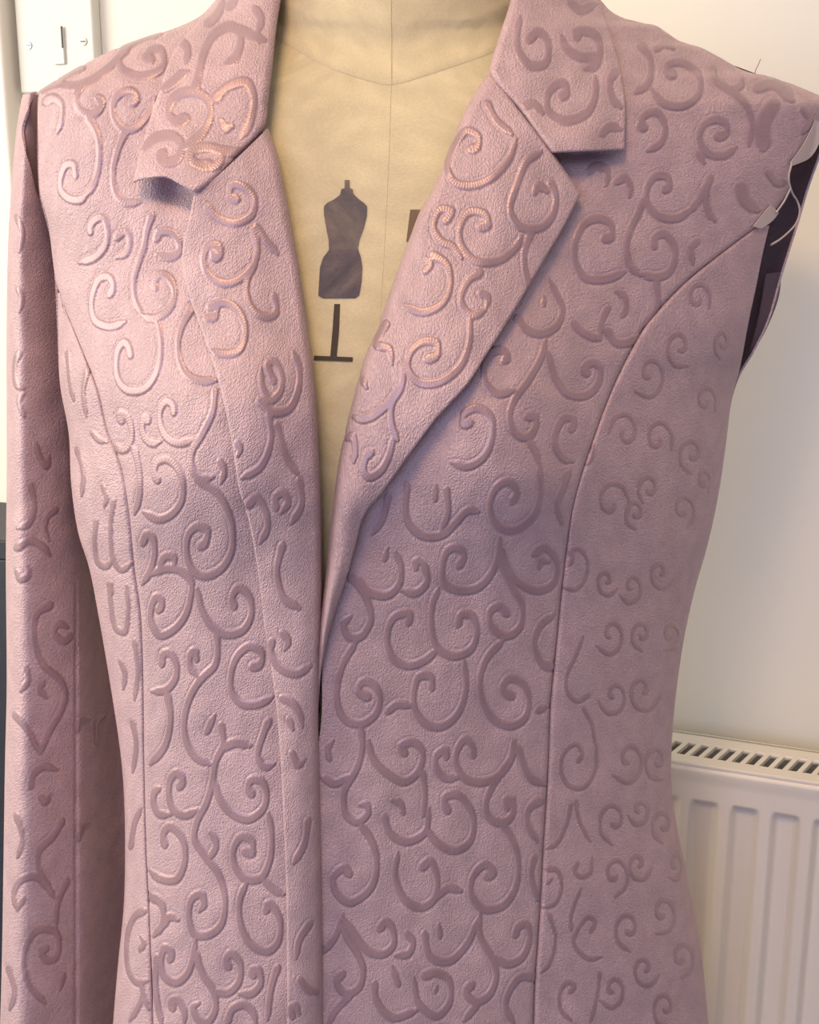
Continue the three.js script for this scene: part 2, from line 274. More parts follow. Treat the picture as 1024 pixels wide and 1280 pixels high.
// ------------------------------------------------------------------ the dress form
{
  const linen = tileTex(512, (u, v) => {
    const a = Math.sin(u * 2 * Math.PI * 64 + 1.2 * loopNoise(u, v, 9)), b = Math.sin(v * 2 * Math.PI * 64 + 1.2 * loopNoise(u, v, 9, 3)), h = 128 + 40 * a * b + 25 * loopNoise(u, v, 90, 1); return [h, h, h];
  });
  const linenTone = tileTex(256, (u, v) => { const k = 1 + 0.035 * loopNoise(u, v, 5) + 0.03 * loopNoise(u, v, 60, 1); return [212 * k, 200 * k, 162 * k]; }, { color: true });
  for (const t of [linen, linenTone]) t.repeat.set(14, 14);
  const cloth = std({ map: linenTone, roughness: 0.85, bumpMap: linen, bumpScale: 0.00025 });
  const form = thing('dress_form', 'cream linen dress form with a printed mannequin emblem, inside the open jacket', 'dress form', [0, 0, -0.11]);
  const inside = (g) => { g.translate(0, 0, 0.11); return g; };
  const fL = table([-170, 392, -80, 372, 0, 346, 50, 330, 80, 280, 100, 205, 130, 120, 170, 86, 240, 76, 400, 92, 560, 106, 700, 128, 870, 155, 930, 164, 1050, 172, 1280, 160, 1420, 150]);
  const fR = table([-170, 600, -80, 615, 0, 640, 50, 660, 80, 725, 100, 790, 130, 890, 170, 950, 240, 950, 400, 905, 560, 884, 700, 860, 870, 826, 930, 820, 1050, 830, 1280, 866, 1420, 880]);
  const torso = (py, a) => {
    const l = fL(py), r = fR(py), px = (l + r) / 2 + (r - l) / 2 * pw(Math.cos(a), 0.85), s = sideZ(py) - 0.006, up = Math.sin(a) > 0;
    return [px, py, s + (up ? frontZ(py) - 0.016 - s + bust(px, py) * 0.85 : 0.1) * pw(Math.sin(a), 0.85)];
  };
  obj('bust', inside(loft(160, 130, (s, a) => torso(mix(34, 1420, s), a), { test: [40, 60], uvs: (i, j) => [i / 160 * 0.9, j / 130 * 0.62] })), cloth, form);
  const bodyAt = (px, py) => { let lo = 0.02, hi = Math.PI - 0.02; for (let k = 0; k < 26; k++) { const m = (lo + hi) / 2; if (torso(py, m)[0] > px) lo = m; else hi = m; } return torso(py, lo)[2]; };
  const seam = curve([300, 20, 330, 40, 366, 59, 409, 82, 464, 101, 489, 105, 534, 93, 573, 80, 612, 66, 650, 45, 690, 20]);
  const seamY = (px) => { const q = seam.points; for (let i = 1; i < q.length; i++) if (px <= q[i][0]) return mix(q[i - 1][1], q[i][1], clamp((px - q[i - 1][0]) / (q[i][0] - q[i - 1][0]))); return 20; };
  const neckAt = (s, a) => {
    const q0 = mix(-175, 100, s), l = fL(Math.min(q0, 40)), r = fR(Math.min(q0, 40)), px = (l + r) / 2 + (r - l) / 2 * Math.cos(a), up = Math.sin(a) > 0;
    const py = mix(-175, up ? seamY(px) + 1 : 20, s), c = -0.12 - 0.01 * (1 - s), seamIn = smooth(0.975, 1, s) * 0.0025;
    const zf = -0.012 + frontZ(Math.max(py, 60)) - 0.0015, ring = (zf - c) * (1 - 0.12 * (1 - s));
    const z = c + (up ? ring : 0.055) * Math.sin(a);
    return [px, py, up && py > 30 ? mix(z, Math.max(bodyAt(px, py) + 0.0012, z - 0.02), smooth(0.7, 1, s)) - seamIn * 0.4 : z];
  };
  obj('neck', inside(loft(120, 50, neckAt, { test: [30, 25], uvs: (i, j) => [i / 120 * 0.36, j / 50 * 0.12] })), cloth, form);
  const cap = loft(60, 12, (s, a) => { const l = fL(-172), r = fR(-172); return [(l + r) / 2 + (r - l) / 2 * Math.cos(a) * s, -175 - 10 * (1 - s * s), -0.13 + 0.05 * Math.sin(a) * s]; }, { test: [15, 6], faces: [0, 1, 0] });
  obj('neck_cap', inside(cap), M.wood, form);
  // centre seam: a thin raised thread down the middle of neck and chest
  const strip = (name, pts, r, zo, mat) => { const c = curve(pts), v = []; for (let i = 0; i <= 40; i++) { const [x, y] = c(i / 40); v.push(atBody(x, y, zo(x, y))); } return obj(name, inside(new THREE.TubeGeometry(new THREE.CatmullRomCurve3(v), 60, r, 6)), mat, form); };
  strip('centre_seam', [489, 108, 486, 200, 480, 320, 474, 420, 470, 520], 0.00025, (x, y) => bodyAt(x, y) - 0.00012, cloth);
  { const v = []; for (let i = 0; i <= 30; i++) { const [x, y, z] = neckAt(i / 30, Math.PI / 2 + 0.03); v.push(atBody(x, y, z - 0.0001)); } obj('centre_seam', inside(new THREE.TubeGeometry(new THREE.CatmullRomCurve3(v), 60, 0.0004, 6)), cloth, form); }
  // the printed emblem, flat ink on the linen
  const ink = (rows, L, R, T, B) => {
    const l = curve(L, false), r = curve(R, false), P = [], nu = 16, c0 = (py, side) => py;
    for (let j = 0; j <= rows; j++) for (let i = 0; i <= nu; i++) { const a = l(j / rows), b = r(j / rows), px = mix(a[0], b[0], i / nu), py = mix(a[1], b[1], i / nu), p = atBody(px, py, bodyAt(px, py) + 0.0007); P.push(p.x, p.y, p.z); }
    return sheet(nu, rows, P, { thick: 0.0004, stride: 1, uvs: (i, j) => [P[(j * (nu + 1) + i) * 3], P[(j * (nu + 1) + i) * 3 + 1]] });
  };
  const inkTone = tileTex(256, (u, v) => { const k = loopNoise(u, v, 4) * 0.6 + loopNoise(u, v, 11, 2) * 0.3, w = loopNoise(u, v, 70, 1) * 7; return [112 + 26 * k + w, 103 + 20 * k + w, 99 + 11 * k + w]; }, { color: true });
  inkTone.repeat.set(13, 13);
  const inkMat = std({ map: inkTone, roughness: 0.85, bumpMap: linen, bumpScale: 0.0002 }), inkDark = std({ color: srgb(74, 64, 52), roughness: 0.85, bumpMap: linen, bumpScale: 0.0002 });
  const inkLow = tileTex(256, (u, v) => { const k = loopNoise(u, v, 4, 3) * 0.6 + loopNoise(u, v, 11, 2) * 0.3, w = loopNoise(u, v, 70, 1) * 8; return [100 + 24 * k + w, 92 + 19 * k + w, 94 + 14 * k + w]; }, { color: true });
  inkLow.repeat.set(13, 13); const inkLowMat = std({ map: inkLow, roughness: 0.85, bumpMap: linen, bumpScale: 0.0002 });
  const em = obj('printed_emblem', inside(ink(50,
    [431, 225, 431, 235, 426.5, 236.5, 425.5, 243, 418, 249, 409, 253.5, 405, 258, 405, 268, 408, 285, 411, 300, 411.5, 312],
    [437, 225, 437, 235, 441, 236.5, 442, 242.5, 448, 248.5, 455, 253.5, 459, 258, 458.5, 270, 455, 284, 449, 300, 447.5, 311])), inkMat, form);
  obj('emblem_hips', inside(ink(30, [411.5, 312, 404, 322, 400, 334, 399, 352, 398, 369], [447.5, 311, 451, 321, 453, 334, 452, 352, 449, 369])), inkLowMat, em);
  obj('emblem_hem', inside(ink(4, [398, 369, 404, 372.5], [449, 369, 444, 372.5])), inkLowMat, em);
  obj('emblem_stand', inside(ink(20, [418, 380, 416, 410, 413, 445], [425, 380, 424, 410, 421, 445])), inkDark, em);
  obj('emblem_base', inside(ink(3, [393, 444.5, 392.5, 450], [441, 446.5, 440.5, 452])), inkDark, em);
  obj('printed_mark', inside(ink(10, [513, 262, 508, 302], [548, 262, 545, 302])), std({ color: srgb(122, 102, 82), roughness: 0.85 }), form);
  const pole = new THREE.CylinderGeometry(0.017, 0.017, 0.72, 24); pole.translate(0, 0.36, 0); obj('pole', pole, M.steel, form);
  const foot = new THREE.LatheGeometry([[0, 0.03], [0.03, 0.03], [0.05, 0.022], [0.2, 0.014], [0.205, 0.008], [0.2, 0], [0, 0]].map((p) => new THREE.Vector2(...p)), 48); obj('base', foot, M.wood, form);
}

// ------------------------------------------------------------------ the jacket: brocade cloth with raised satin scrolls
const GROUND = [184, 159, 162], SATIN = [163, 137, 142];
// strokes: each a row of points on the panel; they are laid on the panel's own lattice
function strokeField(strokes, half, bounds) {
  const [x0, y0, x1, y1] = bounds, w = Math.ceil(x1 - x0) + 1, h = Math.ceil(y1 - y0) + 1, q = new Float32Array(w * h).fill(9), rib = new Float32Array(w * h);
  for (const st of strokes) {
    const hw0 = st.half || half, c = curve(st), n = Math.max(2, Math.ceil(c.total / 0.8));
    for (let k = 0; k <= n; k++) {
      const s = k / n, [x, y] = c(s), [xa, ya] = c(s - 3 / c.total), [xb, yb] = c(s + 3 / c.total), nib = st.even ? 1 : 0.68 + 0.42 * Math.abs(xb - xa) / (Math.hypot(xb - xa, yb - ya) + 1e-6), blob = c.total > 50 ? 1 + 0.22 * smooth(14, 3, Math.min(s * c.total, 40)) * (st.even ? 0 : 1) : 1, end = smooth(0, 14, Math.min(c.total * (1 - s), 40)) * 0.75 + 0.25, hw = hw0 * nib * Math.min(blob, end + 0.3) * (0.6 + 0.4 * smooth(0, 5, c.total * s + 1.5)), R = hw * 2.2;
      for (let j = Math.max(0, Math.ceil(y - R - y0)); j <= Math.min(h - 1, y + R - y0); j++) for (let i = Math.max(0, Math.ceil(x - R - x0)); i <= Math.min(w - 1, x + R - x0); i++) {
        const d = Math.hypot(i + x0 - x, j + y0 - y) / hw, a = j * w + i;
        if (d < q[a]) { q[a] = d; rib[a] = c.total * s; }
      }
    }
  }
  return (px, py) => {
    const fx = clamp(px - x0, 0, w - 1.001), fy = clamp(py - y0, 0, h - 1.001), i = Math.floor(fx), j = Math.floor(fy), u = fx - i, v = fy - j, k = j * w + i;
    return [mix(mix(Math.min(q[k], 3), Math.min(q[k + 1], 3), u), mix(Math.min(q[k + w], 3), Math.min(q[k + w + 1], 3), u), v), rib[k]];
  };
}
const satinMask = (q) => smooth(1.12, 0.86, q);
const reliefOf = (q) => 0.00042 * smooth(1.0, 0.55, q) - 0.00034 * smooth(0.8, 1.08, q) * smooth(1.6, 1.15, q);

const jacket = thing('jacket', 'mauve pink scroll brocade jacket with one sleeve and one raw armhole on the dress form', 'jacket', [0, 0.95, 0]);
const onJacket = (g) => { g.translate(0, -0.95, 0); return g; };
function clothTextures(nu, nv, pxy, metres, field) {
  const w = Math.min(2048, nu * 2), h = Math.min(2048, nv * 2), col = new Uint8Array(w * h * 4), rgh = new Uint8Array(w * h * 4), bmp = new Uint8Array(w * h * 4), n1 = nu + 1;
  for (let j = 0; j < h; j++) {
    const fj = (j + 0.5) / h * nv, jj = Math.min(nv - 1, Math.floor(fj)), v = fj - jj;
    for (let i = 0; i < w; i++) {
      const fi = (i + 0.5) / w * nu, ii = Math.min(nu - 1, Math.floor(fi)), u = fi - ii, k = jj * n1 + ii, g = (a, c) => mix(mix(a[k * 2 + c], a[k * 2 + 2 + c], u), mix(a[(k + n1) * 2 + c], a[(k + n1) * 2 + 2 + c], u), v);
      const px = g(pxy, 0), py = g(pxy, 1), mx = g(metres, 0) * 1000, my = g(metres, 1) * 1000, [q, along] = field(px, py), m = satinMask(q);
      const worm = Math.sin(6.5 * noise2(mx / 3.6, my / 3.6) + 0.9 * noise2(mx / 1.5 + 40, my / 1.5)), fine = noise2(mx / 0.7, my / 0.7 + 70), glint = noise2(mx / 0.45 + 20, my / 0.6);
      const weave = 0.5 + 0.5 * Math.sin(along * 1.9);
      const o = (j * w + i) * 4, tone = 1 + 0.03 * noise2(mx / 22 + 9, my / 22) + 0.035 * fine + 0.04 * worm * (1 - m);
      for (let c = 0; c < 3; c++) col[o + c] = clamp(mix(GROUND[c], SATIN[c] * (0.975 + 0.05 * weave), m) * tone, 0, 255);
      col[o + 3] = rgh[o + 3] = bmp[o + 3] = 255;
      rgh[o] = 255; rgh[o + 1] = clamp(mix(148 + 25 * fine, 92 + 18 * fine, m), 40, 255); rgh[o + 2] = clamp(mix(30 + (glint > 0.72 ? 70 : 0), 66, m), 0, 255);
      const b = mix(128 + 62 * worm + 34 * fine, 150 + 26 * (weave - 0.5) + 10 * fine, m); bmp[o] = bmp[o + 1] = bmp[o + 2] = clamp(b, 0, 255);
    }
  }
  const rough = dataTex(w, h, rgh);
  return new THREE.MeshPhysicalMaterial({ map: dataTex(w, h, col, { color: true }), roughnessMap: rough, metalnessMap: rough, roughness: 1, metalness: 1, bumpMap: dataTex(w, h, bmp), bumpScale: 0.0008, sheen: 0.25, sheenRoughness: 0.5, sheenColor: srgb(225, 190, 205) });
}
// a panel of cloth between four edges; o.z(px, py, w, s) is its depth; drops: how the cloth turns under along each edge [pixels, metres]
function panel(name, o) {
  const L = curve(o.left), R = curve(o.right), a0 = L(0), a1 = L(1), b0 = R(0), b1 = R(1), T = o.top ? curve(o.top) : (w) => [mix(a0[0], b0[0], w), mix(a0[1], b0[1], w)], B = o.bottom ? curve(o.bottom) : (w) => [mix(a1[0], b1[0], w), mix(a1[1], b1[1], w)];
  const coons = (w, s) => { const l = L(s), r = R(s), t = T(w), b = B(w); return [0, 1].map((c) => (1 - w) * l[c] + w * r[c] + (1 - s) * t[c] + s * b[c] - ((1 - w) * (1 - s) * a0[c] + w * (1 - s) * b0[c] + (1 - w) * s * a1[c] + w * s * b1[c])); };
  let wide = 0; for (let s = 0; s <= 1; s += 0.1) wide = Math.max(wide, Math.hypot(L(s)[0] - R(s)[0], L(s)[1] - R(s)[1]));
  const cell = o.cell || 1.75, nu = Math.max(6, Math.ceil(wide / cell)), nv = Math.max(6, Math.ceil(Math.max(L.total, R.total) / cell)), n1 = nu + 1, P = new Float32Array(n1 * (nv + 1) * 3), pxy = new Float32Array(n1 * (nv + 1) * 2), metres = new Float32Array(n1 * (nv + 1) * 2);
  const dr = o.drops || {}, depth = (px, py, w, s) => {
    let z = o.z(px, py, w, s); const l = L(s), r = R(s);
    const edge = (d, k) => { if (k) { const t = clamp(d / k[0]); z -= k[1] * (1 - Math.sqrt(1 - (1 - t) ** 2)); } };
    edge(Math.hypot(px - l[0], py - l[1]), dr.left); edge(Math.hypot(px - r[0], py - r[1]), dr.right);
    const t = T(w), b = B(w); edge(Math.hypot(px - t[0], py - t[1]), dr.top); edge(Math.hypot(px - b[0], py - b[1]), dr.bottom);
    return z;
  };
  const K = 2, spot = new THREE.Vector3();
  for (let j = 0; j <= nv; j++) {
    const s = j / nv, line = [], len = [0];
    for (let i = 0; i <= nu * K; i++) {
      const w = i / (nu * K), [px, py] = coons(w, s), p = atBody(px, py, depth(px, py, w, s)); line.push([px, py, p]);
      if (i) len.push(len[i - 1] + Math.min(0.004, p.distanceTo(line[i - 1][2])));
    }
    const total = len[nu * K] || 1e-6;
    for (let i = 0, a = 0; i <= nu; i++) {
      const d = total * i / nu; while (a < nu * K - 1 && len[a + 1] < d) a++;
      const t = clamp((d - len[a]) / Math.max(1e-9, len[a + 1] - len[a])), k = j * n1 + i, A = line[a], C = line[a + 1];
      spot.lerpVectors(A[2], C[2], t); P.set([spot.x, spot.y, spot.z], k * 3); pxy.set([mix(A[0], C[0], t), mix(A[1], C[1], t)], k * 2);
      const mid = line[nu * K >> 1][2]; metres.set([d - total / 2 + mid.x, j ? metres[(k - n1) * 2 + 1] + Math.hypot(P[k * 3] - P[(k - n1) * 3], P[k * 3 + 1] - P[(k - n1) * 3 + 1], P[k * 3 + 2] - P[(k - n1) * 3 + 2]) : 0], k * 2);
    }
  }
  let x0 = 1e9, y0 = 1e9, x1 = -1e9, y1 = -1e9; for (let k = 0; k < pxy.length; k += 2) { x0 = Math.min(x0, pxy[k]); x1 = Math.max(x1, pxy[k]); y0 = Math.min(y0, pxy[k + 1]); y1 = Math.max(y1, pxy[k + 1]); }
  const field = strokeField(o.strokes || [], o.half || 6, [x0 - 2, y0 - 2, x1 + 2, y1 + 2]);
  const g = sheet(nu, nv, P, { thick: o.thick || 0.0014, stride: 6, faces: o.faces, relief: (i, j) => (o.raised || 1) * reliefOf(field(pxy[(j * n1 + i) * 2], pxy[(j * n1 + i) * 2 + 1])[0]) });
  const m = obj(name, onJacket(g), o.material || clothTextures(nu, nv, pxy, metres, field), jacket);
  if (o.label) m.userData.label = o.label;
  return m;
}
const wave = (px, py) => 0.0011 * noise2(px / 120, py / 160) + 0.0005 * noise2(px / 50 + 7, py / 60);
const dip = (px, py, cx, cy, sx, sy, a) => a * Math.exp(-(((px - cx) / sx) ** 2) - ((py - cy) / sy) ** 2);
const skin = (px, py) => bodyZ(px, py) + wave(px, py);
const frontSkin = (px, py) => skin(px, py) - dip(px, py, 722, 190, 42, 11, 0.014) - dip(px, py, 222, 236, 25, 19, 0.011);   // the front sinks in at the notches

// ---- the woven scrolls of each panel, every stroke from its curled end outwards
const st = (...a) => a, fat = (half, a) => Object.assign(a, { half, even: true });
const curl = (x, y, r, end = 200, dir = 1, thin = 0.72) => { const p = []; for (let k = 0; k <= 8; k++) { const f = k / 8, a = (end - dir * 400 * (1 - f)) * Math.PI / 180, q = 1.2 * r * (0.16 + 0.84 * f ** 1.2); p.push(x + q * Math.cos(a) * thin, y + q * Math.sin(a)); } return p; };
const LF = [
  st(181, 70, 188, 74, 186, 64, 200, 62, 205, 80, 196, 90, 172, 95, 152, 86, 149, 72, 158, 58, 176, 47, 200, 42),
  st(158, 60, 140, 80, 118, 97, 95, 107, 78, 106, 76, 98, 88, 89, 104, 85), st(72, 104, 58, 112, 52, 114),
  st(122, 121, 128, 130, 116, 143, 100, 138, 95, 122, 104, 104), st(110, 146, 122, 170, 124, 200, 118, 228, 108, 245),
  st(56, 128, 66, 122, 76, 130, 76, 150, 71, 166), st(165, 130, 171, 122, 164, 114, 150, 117, 141, 132, 144, 150, 156, 162, 172, 158, 188, 138, 194, 122),
  st(156, 165, 147, 188, 141, 215, 145, 242, 156, 253, 174, 253), st(94, 222, 92, 206, 83, 206, 76, 220, 76, 238, 86, 248, 100, 250, 108, 242),
  st(113, 292, 113, 282, 120, 274, 128, 272, 134, 288, 131, 308, 118, 322, 100, 328), st(146, 298, 150, 292, 158, 290, 162, 302, 157, 316, 146, 322),
  st(190, 268, 183, 290, 180, 308, 174, 325, 167, 350, 168, 375, 177, 393), st(194, 362, 193, 352, 200, 343, 211, 347, 218, 362, 215, 380, 205, 392, 190, 398, 178, 394),
  st(137, 370, 141, 356, 135, 346, 124, 349, 116, 366, 114, 386, 120, 402, 138, 408, 156, 402), st(195, 300, 200, 290, 212, 290, 222, 300, 224, 314, 212, 322, 196, 318),
  st(163, 446, 160, 432, 155, 428, 148, 436, 145, 455, 148, 475, 160, 488, 178, 487, 192, 472, 200, 445, 199, 415, 195, 398),
  st(242, 382, 227, 408, 222, 431, 226, 456, 236, 470, 252, 476, 270, 475), st(269, 487, 266, 514, 253, 542, 240, 565, 241, 588, 250, 598, 266, 596), st(274, 575, 280, 588, 276, 604),
  st(217, 518, 216, 506, 208, 502, 201, 510, 200, 528, 208, 546, 224, 554, 243, 548), st(185, 528, 182, 522, 178, 530, 180, 545, 190, 554, 200, 552),
  st(152, 528, 150, 518, 158, 520, 164, 535, 163, 552, 154, 562, 140, 556), st(168, 560, 174, 590, 174, 620, 168, 642),
  st(197, 602, 193, 590, 196, 578, 208, 574, 220, 582, 228, 600, 227, 625, 214, 643, 198, 649, 180, 640),
  st(250, 684, 256, 678, 259, 663, 247, 658, 236, 667, 233, 690, 240, 712, 255, 720, 275, 712, 289, 690, 291, 668, 286, 642, 270, 615, 245, 600),
  st(198, 764, 202, 752, 196, 746, 190, 756, 189, 778, 200, 794, 218, 786, 232, 768, 238, 745, 239, 728, 225, 713, 205, 711, 190, 718), st(200, 706, 206, 696, 216, 696, 219, 706),
  st(293, 760, 290, 747, 298, 735, 311, 745, 314, 768, 303, 788, 283, 793, 265, 783, 252, 762, 246, 735), st(178, 680, 183, 668, 190, 672, 193, 690, 188, 712, 178, 730),
  st(202, 832, 204, 818, 212, 816, 220, 830, 219, 848, 207, 862, 190, 864), st(209, 868, 213, 896, 206, 932, 188, 955),
  st(270, 790, 272, 812, 268, 832, 255, 845, 243, 860, 232, 888, 231, 920, 243, 945, 262, 955), st(246, 826, 243, 814, 238, 818, 238, 834, 247, 845), st(258, 916, 264, 902, 268, 894),
  st(276, 905, 279, 930, 270, 950, 265, 978, 258, 1003, 246, 1027, 243, 1049, 257, 1071, 273, 1093, 281, 1123, 276, 1156, 259, 1169, 243, 1167, 236, 1148, 240, 1123, 251, 1118, 255, 1130, 249, 1139),
  fat(7, [279, 934, 296, 928, 312, 932]), st(336, 900, 328, 920, 322, 945, 330, 958, 342, 955),
  st(315, 834, 325, 830, 327, 816, 313, 808, 298, 818, 289, 840, 290, 866, 303, 880, 323, 880, 340, 871),
  st(224, 985, 228, 974, 221, 966, 213, 974, 211, 995, 217, 1012, 231, 1019, 246, 1012), st(198, 985, 193, 990, 192, 1005, 199, 1017, 212, 1018),
  st(315, 994, 310, 985, 314, 975, 326, 976, 333, 992, 328, 1012, 310, 1024, 290, 1017, 275, 1000, 268, 975),
  st(206, 1058, 204, 1042, 212, 1033, 227, 1046, 231, 1075, 220, 1099, 200, 1098, 188, 1088), st(264, 1070, 270, 1056, 266, 1045, 262, 1040),
  st(306, 1064, 314, 1066, 315, 1052, 302, 1046, 292, 1060, 293, 1082, 306, 1098, 325, 1098, 337, 1075, 339, 1040, 335, 1016),
  st(332, 1140, 336, 1130, 343, 1136, 350, 1153, 347, 1178, 334, 1189, 313, 1180, 300, 1153, 300, 1123, 308, 1103), st(331, 1102, 345, 1114, 354, 1118),
  st(190, 1120, 202, 1130, 203, 1155, 192, 1170), st(204, 1158, 212, 1146, 222, 1150),
  st(212, 1201, 214, 1190, 206, 1185, 201, 1200, 205, 1220, 220, 1228, 234, 1217, 242, 1192, 244, 1175), st(196, 1195, 194, 1225, 196, 1250, 202, 1280),
  st(244, 1190, 253, 1217, 267, 1240, 269, 1262, 258, 1278, 246, 1272, 242, 1258, 248, 1254), st(286, 1210, 282, 1200, 289, 1192, 300, 1205, 298, 1228, 284, 1241, 268, 1238),
  st(317, 1221, 315, 1214, 322, 1212, 326, 1228, 314, 1242, 300, 1242), st(347, 1208, 339, 1235, 334, 1275), st(216, 1262, 214, 1252, 222, 1250, 230, 1265, 230, 1280), st(284, 1278, 290, 1262, 304, 1256, 315, 1264, 320, 1280),
];
const LS = [
  st(115, 540, 124, 550, 134, 552), st(120, 650, 118, 680, 122, 702, 132, 708, 140, 700), st(142, 625, 138, 660, 142, 700, 152, 712, 164, 704), st(139, 742, 137, 730, 138, 752, 145, 785, 155, 790, 160, 765, 158, 730), st(128, 605, 133, 622, 130, 634),
  st(150, 825, 156, 842, 154, 862), st(168, 800, 172, 840, 168, 875), st(165, 900, 170, 930, 166, 965), st(163, 1060, 168, 1030, 176, 1010), st(175, 1188, 180, 1178, 176, 1170), st(180, 1138, 168, 1146, 160, 1165, 158, 1195, 163, 1218, 172, 1228, 184, 1226),
  st(180, 1240, 172, 1260, 162, 1276), st(176, 1225, 180, 1245, 186, 1262), st(96, 560, 104, 590, 102, 620), st(110, 460, 104, 490, 108, 520), st(84, 440, 88, 480, 92, 500),
];
const LL = [
  st(296, 250, 288, 245, 290, 231, 306, 234, 318, 248, 315, 268, 296, 278, 272, 272, 255, 253), st(342, 368, 345, 390, 336, 396, 320, 391, 310, 375, 309, 350, 318, 330, 322, 308, 315, 285), st(320, 282, 332, 300, 347, 317),
  st(266, 314, 270, 322, 276, 316, 272, 306, 260, 308, 254, 325, 262, 345, 284, 354, 306, 344, 316, 330), st(258, 398, 268, 396, 272, 388), st(262, 384, 281, 378, 300, 391, 307, 415, 298, 438, 276, 442, 264, 438),
  st(342, 478, 338, 468, 334, 455, 342, 452, 352, 470, 350, 490, 338, 500, 328, 485, 326, 460), st(324, 500, 340, 515, 360, 512, 372, 490, 374, 460, 366, 440), st(336, 515, 338, 553, 325, 584, 303, 597), st(346, 530, 358, 570, 372, 592), st(296, 552, 300, 562, 297, 570),
  st(310, 632, 320, 622, 332, 640, 334, 660, 325, 678), st(345, 636, 344, 622, 354, 616, 360, 628, 352, 640), st(374, 598, 377, 630, 364, 654), st(353, 680, 346, 715, 355, 748, 374, 760), st(340, 800, 338, 815, 350, 835, 370, 842, 388, 832), st(352, 790, 360, 802, 356, 812),
  st(352, 872, 364, 878, 374, 892, 378, 908), st(360, 898, 366, 912), st(364, 940, 372, 955, 380, 950), st(385, 1024, 380, 1055, 367, 1079), st(388, 1153, 374, 1175, 370, 1198), st(374, 1224, 384, 1236, 396, 1241), st(366, 1272, 362, 1262, 368, 1258, 374, 1268),
];
const LC = [
  st(232, 147, 222, 152, 212, 145, 212, 130, 224, 118, 242, 115, 258, 124, 263, 142, 256, 162, 242, 176, 232, 184), st(243, 112, 249, 88, 256, 62, 268, 42, 287, 33, 299, 40, 300, 56, 292, 74, 282, 80), st(299, 36, 318, 46, 330, 50),
  st(268, 124, 285, 108, 308, 103, 317, 122, 313, 152, 302, 172), st(275, 150, 282, 160, 290, 158), st(204, 190, 200, 199, 210, 203, 223, 196, 226, 180, 215, 170, 195, 172, 180, 186),
  st(262, 206, 250, 206, 239, 200, 241, 188, 258, 184, 278, 188, 298, 190, 312, 188), st(278, 188, 276, 200, 266, 212), st(258, 30, 268, 22, 276, 8, 277, -5), st(285, 10, 295, -2), st(205, 112, 216, 103, 228, 92, 234, 90), st(222, 47, 234, 62, 232, 80), st(318, 10, 326, 24, 322, 40),
];
const RC = [
  st(660, 50, 672, 40, 684, 52, 682, 78, 664, 82, 650, 68, 646, 45, 650, 20), st(722, 48, 720, 40, 730, 38, 745, 45, 750, 62, 744, 82, 732, 86), st(744, 72, 722, 70, 708, 60, 701, 44),
  st(702, 122, 708, 114, 703, 104, 692, 108, 684, 120, 686, 140, 700, 150, 718, 149, 736, 138, 744, 118, 744, 95), st(769, 88, 762, 103, 766, 124, 776, 134), st(752, 168, 762, 158, 775, 162), st(655, 132, 666, 130, 678, 142), st(712, 2, 726, 12, 744, 4),
];
const RF = [
  st(800, 55, 813, 76, 810, 104, 794, 116), st(842, 94, 834, 90, 836, 80, 852, 78, 872, 92, 874, 116, 854, 132, 828, 128, 814, 112), st(806, 160, 800, 156, 806, 144, 820, 140, 831, 158, 826, 178, 810, 188),
  st(896, 170, 906, 168, 908, 156, 896, 149, 880, 156, 874, 174, 886, 192, 905, 194, 920, 184), st(890, 83, 894, 100, 914, 114, 932, 130, 940, 155, 936, 182), st(914, 112, 926, 106, 928, 96),
  fat(10, [968, 128, 956, 150, 954, 185]), fat(9, [926, 232, 932, 250, 946, 262]), fat(8, [945, 110, 968, 105, 990, 125]), st(960, 215, 972, 228, 984, 226), st(820, 62, 830, 54, 842, 60), st(1004, 135, 1012, 150, 1004, 166),
  st(872, 190, 880, 204), st(888, 220, 882, 245, 886, 265, 894, 276), st(886, 226, 873, 250, 861, 266), st(831, 238, 836, 232, 833, 221, 820, 220, 810, 232, 808, 250, 816, 264, 830, 272, 848, 272, 862, 262),
  st(805, 248, 798, 266, 787, 290, 783, 312, 788, 332, 800, 344), st(818, 310, 818, 298, 828, 292, 840, 302, 844, 322, 834, 342, 816, 346, 802, 342), st(820, 350, 822, 378, 815, 400, 806, 415), st(872, 300, 864, 310, 866, 330),
  st(755, 298, 764, 296, 763, 280, 750, 273, 732, 279, 719, 304, 720, 330, 732, 347, 757, 349, 780, 340), st(736, 216, 744, 208, 758, 212, 758, 232), st(770, 228, 780, 222, 788, 234, 787, 246), st(778, 395, 782, 385, 780, 370, 770, 364), st(760, 384, 752, 402, 750, 420), st(716, 402, 724, 412, 738, 420, 750, 424), st(758, 412, 770, 428, 785, 428, 798, 420),
  st(680, 382, 680, 370), st(646, 397, 658, 412, 678, 417, 696, 407, 703, 386, 694, 366, 686, 350), st(660, 521, 668, 520, 670, 532, 660, 546, 646, 543, 637, 522, 643, 500, 660, 476, 676, 448, 682, 425), st(734, 468, 730, 460, 741, 453, 750, 460, 746, 482, 732, 494, 710, 492, 694, 472, 685, 440),
  st(630, 452, 634, 446, 628, 438, 614, 441, 605, 458, 608, 480, 622, 492, 642, 488), st(588, 528, 580, 530, 580, 518, 596, 510, 613, 520, 615, 548, 604, 572, 584, 583, 565, 578), st(714, 538, 717, 525, 706, 522, 695, 540, 694, 556, 704, 572, 716, 576), st(662, 552, 670, 566, 674, 580),
  st(640, 628, 646, 615, 636, 602, 620, 610, 612, 634, 620, 655, 640, 663, 663, 650, 673, 630, 676, 610, 674, 580), st(544, 626, 545, 605), st(558, 610, 560, 640, 552, 662), st(509, 605, 509, 650, 527, 669, 552, 669, 568, 655, 585, 638, 597, 640), st(486, 618, 479, 646, 466, 667),
];
